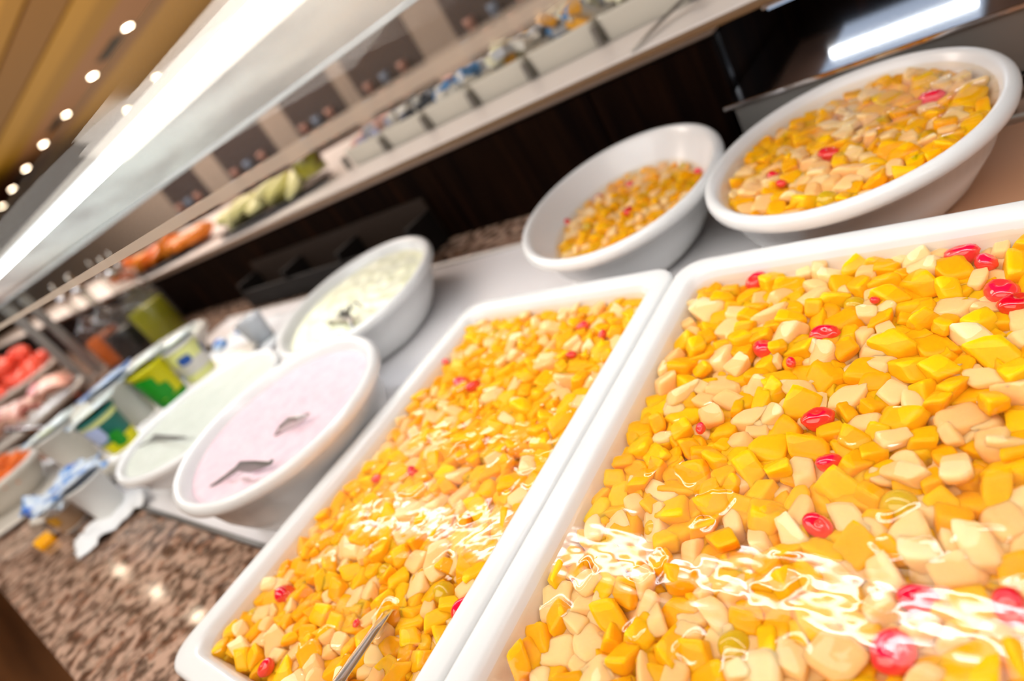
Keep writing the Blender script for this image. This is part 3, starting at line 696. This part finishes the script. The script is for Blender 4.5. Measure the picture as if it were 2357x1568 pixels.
ham = tinted('cured_ham', rgb(226, 160, 140), rgb(238, 200, 176), 14, .4); hamd = tinted('red_ham', rgb(196, 90, 90), rgb(226, 140, 130), 14, .4)
HB = bowl((-3.0, .24), (.30, .25), 70, .05, 'white oval dish of sliced ham behind the carrot dish', m='cream', taper=.07)
rr = random.Random(5)
for k in range(16):
    u = -.22 + .029*k; rings = []
    L_, W_ = .20, .09
    for i in range(9):
        row = []
        for j in range(5):
            x = (i/8-.5)*L_*2*.9; y = (j/4-.5)*W_
            row.append((x, y, .05 + .012*math.sin(i*1.1 + k) + .03*math.sin(math.pi*j/4)))
        rings.append(row)
    o = loft('ham_slice', rings, ham if k % 4 else hamd, None, cap0=False, cap1=False, closed=False)
    sd = o.modifiers.new('thickness', 'SOLIDIFY'); sd.thickness = .006
    t = math.radians(70); o.location = (-3.0 + u*math.cos(t), .24 + u*math.sin(t), .02); o.rotation_euler = (0, 0, math.radians(160 + rr.uniform(-15, 15)))
    tag(o, 'folded pink cured ham slice in the oval dish', 'ham slice', 'ham slices in the oval dish')
tomm = mat('tomato_red', rgb(226, 64, 44), .25); n = nz(tomm, 9, 3); r_ = ramp(tomm, n.outputs[0], [(.35, rgb(196, 30, 20)), (.55, rgb(236, 84, 60)), (.7, rgb(244, 150, 120))]); to_base(tomm, r_.outputs[0])
TB = bowl((-4.55, .50), (.40, .28), 30, .06, 'grey rimmed dish heaped with red tomato wedges, far left', m='cream', taper=.07)
rr = random.Random(9)
TM = [ball_mesh('tomato_wedge', tomm, 400 + i, .25) for i in range(3)]
for k in range(30):
    lay = k // 14; q = rr.uniform(0, 6.28); rad = (.28 - .10*lay)*math.sqrt(rr.random())
    o = bpy.data.objects.new('tomato_wedge', TM[k % 3]); COL.objects.link(o); o.location = (-4.55 + rad*math.cos(q), (.52) + rad*math.sin(q), .075 + .085*lay)
    o.scale = (.066, .055, .045); o.rotation_euler = (rr.uniform(-.6, .6), rr.uniform(-.6, .6), rr.uniform(0, 6.28))
    tag(o, 'glossy red tomato wedge in the far left dish', 'tomato', 'tomato wedges in the far left dish')
p = on_z(12, 990, .12); q = on_z(150, 985, .10)
spoon([p, p + (q-p)*.4, q], [.020, .020, .012], 'long bright metal spoon handle over the carrot and ham dishes', None, .008)

# ------------------------------------------------------------------ bottles
def bottle(loc, r, hb, hn, liquid, lz, label, square=False, handle=False):
    t = empty('cruet_bottle', loc, label, 'bottle', None, .3); n = 24
    prof = [(r*.95, 0), (r, .004), (r, hb*.82), (r*.85, hb*.93), (r*.35, hb*1.05), (r*.26, hb*1.15), (r*.26, hn*.96), (r*.34, hn*.97), (r*.34, hn)]
    lathe('glass_body', prof, M['bottleglass'], t, n=n, cap1=False)
    lathe('liquid', [(r*.88, .006), (r*.92, .01), (r*.92, lz*.98), (r*.90, lz)], liquid, t, n=n)
    lathe('stopper', [(r*.24, hn*.95), (r*.30, hn*1.0), (r*.30, hn*1.04), (r*.12, hn*1.06), (r*.10, hn*1.2), (r*.05, hn*1.21)], M['chrome'], t, n=16)
    if handle:
        strip('handle', [(r*.25, 0, hn*.95), (r*1.3, 0, hn*.93), (r*1.6, 0, hn*.7), (r*.95, 0, hb*.85)], .018, .012, M['bottleglass'], t)
    return t
oil = mat('green_oil', rgb(176, 176, 4), .2, trans=.15); vin = mat('dark_vinegar', rgb(8, 8, 14), .2); pep = mat('orange_oil', rgb(222, 104, 6), .25); amb = mat('amber_vinegar', rgb(120, 56, 10), .25)
bottle((-2.58, .78, 0), .075, .20, .30, oil, .150, 'squat glass cruet of yellow green olive oil', handle=True)
bottle((-2.74, .70, 0), .070, .20, .31, vin, .120, 'glass cruet of black vinegar left of the olive oil')
bottle((-2.93, .685, 0), .070, .20, .31, pep, .130, 'glass cruet of orange oil, leftmost of the front three')
bottle((-2.98, .86, 0), .060, .18, .31, amb, .05, 'nearly empty glass cruet behind the black vinegar')
bottle((-3.25, .84, 0), .060, .18, .31, amb, .05, 'nearly empty glass cruet behind the orange oil')
bottle((-2.77, .875, 0), .050, .18, .30, amb, .04, 'slim empty glass cruet behind the olive oil')

# ------------------------------------------------------------------ black crate, steel box
bk = empty('divided_tray', (-1.09, .84, 0), 'low black compartment tray standing against the dark riser', 'tray')
blk = mat('black_crate', rgb(18, 13, 10), .6, spec=.2); blk2 = mat('crate_lining', rgb(40, 29, 22), .6, spec=.2)
box('base', -.88, 0, 0, .09, .002, .012, blk, bk); box('front_wall', -.88, 0, -.004, .004, .002, .060, blk, bk); box('back_wall', -.88, 0, .082, .09, .002, .115, blk2, bk)
for k in range(4): box('divider', -.88 + .29*k - .003, -.88 + .29*k + .010, 0, .085, .012, .085, blk, bk)
sb = empty('steel_box', (-.372, .862, 0), 'flat topped stainless steel appliance behind the brimming bowl', 'appliance')
stm = mat('mirror_steel', (.66, .63, .62, 1), .09, metal=1)
b_ = box('top_panel', 0, .78, 0, .37, .094, .100, stm, sb, .001)
box('front_panel', .006, .77, .006, .012, .022, .094, M['dsteel'], sb); box('side_panel', .006, .012, .006, .37, .022, .094, M['dsteel'], sb); box('bottom_panel', .006, .77, .006, .36, .02, .026, M['dsteel'], sb)
for x in (.02, .7):
    for y in (.02, .33):
        f_ = lathe('foot', [(.010, 0), (.012, .004), (.012, .018), (.009, .022)], M['black'], sb, n=16); f_.location = (x, y, 0)
l2 = empty('strip_light', (-.215, 1.16, .176), 'short strip light under the upper shelf, mirrored as a streak on the steel box', 'lamp')
box('tube', -.09, .105, -.004, .004, -.010, .0, emis('strip_light_white', (.9, .95, 1, 1), 9), l2)
box('diffuser', -.095, .11, -.20, .20, .0, .004, emis('strip_light_plate', (.62, .76, 1, 1), .62), l2)
box('housing', -.10, .115, -.205, .205, .004, .007, M['white'], l2)

# ------------------------------------------------------------------ upper shelf food
trm = mat('trough_white', rgb(214, 212, 202), .35)
xs_ = [-.10, -.28, -.465, -.653, -.828, -.998, -1.164, -1.337, -1.516]
cols = {'white': rgb(232, 232, 226), 'grey': rgb(186, 192, 200), 'blue': rgb(96, 150, 206), 'sblue': rgb(60, 132, 200), 'orange': rgb(244, 182, 70), 'dark': rgb(70, 76, 84), 'rose': rgb(232, 190, 180), 'lilac': rgb(176, 186, 222), 'amber': rgb(236, 140, 60), 'creamy': rgb(238, 240, 214)}
pkm = {k: mat(k + '_wrapper', v, .35) for k, v in cols.items()}
packs = {}
for k in pkm:
    bm = bmesh.new(); bmesh.ops.create_cube(bm, size=1)
    for v in bm.verts: v.co.x *= 1.0; v.co.y *= .62; v.co.z *= .42
    bmesh.ops.subdivide_edges(bm, edges=bm.edges[:], cuts=1, use_grid_fill=True)
    for v in bm.verts:
        if abs(v.co.x) > .4: v.co.z *= 1.0; v.co.y *= 1.15
        else: v.co.z *= 1.25
    me = bpy.data.meshes.new('wrapped_portion'); bm.to_mesh(me); bm.free(); me.materials.append(pkm[k]); packs[k] = me
pal = [['amber', 'orange', 'creamy', 'rose'], ['creamy', 'creamy', 'white', 'sblue', 'amber'], ['creamy', 'creamy', 'sblue', 'sblue', 'white'], ['white', 'creamy', 'orange', 'blue', 'grey'],
       ['white', 'orange', 'grey', 'creamy', 'dark'], ['white', 'grey', 'rose', 'white', 'blue'], ['white', 'lilac', 'grey', 'dark', 'white'], ['lilac', 'white', 'rose', 'grey', 'lilac']]
names = ['first', 'second', 'third', 'fourth', 'fifth', 'sixth', 'seventh', 'last']
rr = random.Random(21)
for k in range(8):
    x1, x0 = xs_[k] - .006, xs_[k+1] + .006; cx = (x0+x1)/2; w_ = (x1-x0)/2
    t = empty('white_trough', (cx, 1.23, .201), '%s white trough from the right in the row on the upper shelf' % names[k], 'trough')
    prof = [(.012, 0), (.004, .003), (0, .046), (.0, .050), (.005, .050), (.007, .046), (.014, .010), (.03, .008)]
    loft('dish', [rrect(-w_+d, w_-d, -.10+d, .10-d, .012, z) for d, z in prof], trm, t)
    c_ = box('corner_clip', -w_-.011, -w_-.001, -.112, -.096, .004, .040, M['dsteel'], t)
    heap_h = (.075, .085, .085, .07, .055, .05, .045, .035)[k]
    for i in range(26):
        kk = rr.choice(pal[k]); o = bpy.data.objects.new('wrapped_portion', packs[kk]); COL.objects.link(o)
        u, v = rr.uniform(-.8, .8), rr.uniform(-.85, .8); s = rr.uniform(.032, .044)
        o.location = (cx + u*w_*.85, 1.23 + v*.085, .235 + heap_h*(1 - .6*(u*u + v*v)*.6)*rr.uniform(.25, 1)); o.scale = (s, s, s)
        o.rotation_euler = (rr.gauss(0, .4), rr.gauss(0, .4), rr.uniform(0, 6.28))
        tag(o, 'small wrapped food portion heaped in the %s white trough from the right' % names[k], 'wrapped portion', 'wrapped portions in the %s trough' % names[k])
# ladle lying on the shelf at the upper right, cloth under it
q0, q1, q2 = on_z(1455, 118, .203), on_z(1525, 45, .212), on_z(1580, -10, .225)
spoon([q0, q1, q2], [.010, .022, .030], 'grey steel ladle handle on the upper shelf near the top edge', None, .003, 'dsteel', 'ladle', 'ladle')
# glass jar of green olives, omelette plate, salmon plate
def shelf_plate(c, sx, sy, a, m, label):
    o = lathe('oval_plate', [(.7, 0), (.9, .004), (1, .012), (.98, .014), (.85, .007), (.001, .004)], m, None, n=48, sx=sx, sy=sy); o.location = c; o.rotation_euler = (0, 0, math.radians(a)); tag(o, label, 'plate'); return o
jm = mat('olive_green', rgb(150, 140, 8), .3); n = nz(jm, 25, 3); r_ = ramp(jm, n.outputs[0], [(.35, rgb(110, 50, 6)), (.48, rgb(140, 140, 4)), (.62, rgb(196, 190, 30))]); to_base(jm, r_.outputs[0])
t = empty('relish_jar', on_y(726, 402, 1.12), 'glass jar of green and brown relish at the left end of the white troughs', 'jar'); 
lathe('contents', [(.040, .004), (.044, .01), (.044, .055), (.03, .06)], jm, t, n=24); lathe('glass_body', [(.045, 0), (.048, .004), (.048, .068), (.046, .07)], M['bottleglass'], t, n=24, cap1=False)
shelf_plate((-1.95, 1.10, .203), .30, .13, 8, M['black'], 'black oval plate under the pale yellow slices')
shelf_plate((-2.9, 1.10, .203), .38, .13, 0, M['black'], 'black oval plate under the orange smoked slices')
yel = tinted('pale_omelette', rgb(226, 222, 140), rgb(240, 236, 176), 20, .4); org = tinted('smoked_salmon', rgb(214, 90, 20), rgb(240, 150, 30), 20, .35)
def shelf_slices(n_, x0, x1, m, name, label, cat, grp, seed):
    rr = random.Random(seed)
    for k in range(n_):
        x = x0 + (x1-x0)*k/(n_-1); bm = bmesh.new(); bmesh.ops.create_uvsphere(bm, u_segments=16, v_segments=10, radius=1)
        for v in bm.verts: v.co *= 1 + .22*mnoise.noise(v.co*1.5 + Vector((seed + k, 0, 0)))
        me = bpy.data.meshes.new(name); bm.to_mesh(me); bm.free(); o = link(name, me, m)
        o.scale = (.080, .065, .026); o.rotation_euler = (rr.gauss(0, .2), rr.gauss(-.3, .2), rr.gauss(0, .3)); o.location = (x, 1.10 + rr.uniform(-.02, .02), .243 + rr.uniform(-.004, .006))
        tag(o, label, cat, grp)
shelf_slices(7, -1.76, -2.20, yel, 'omelette_slice', 'pale yellow omelette slice on the black plate of the upper shelf', 'omelette slice', 'omelette slices on the black plate', 2)
shelf_slices(11, -2.52, -3.5, org, 'smoked_slice', 'orange smoked fish slice on the further plate of the upper shelf', 'fish slice', 'smoked slices on the further plate', 7)
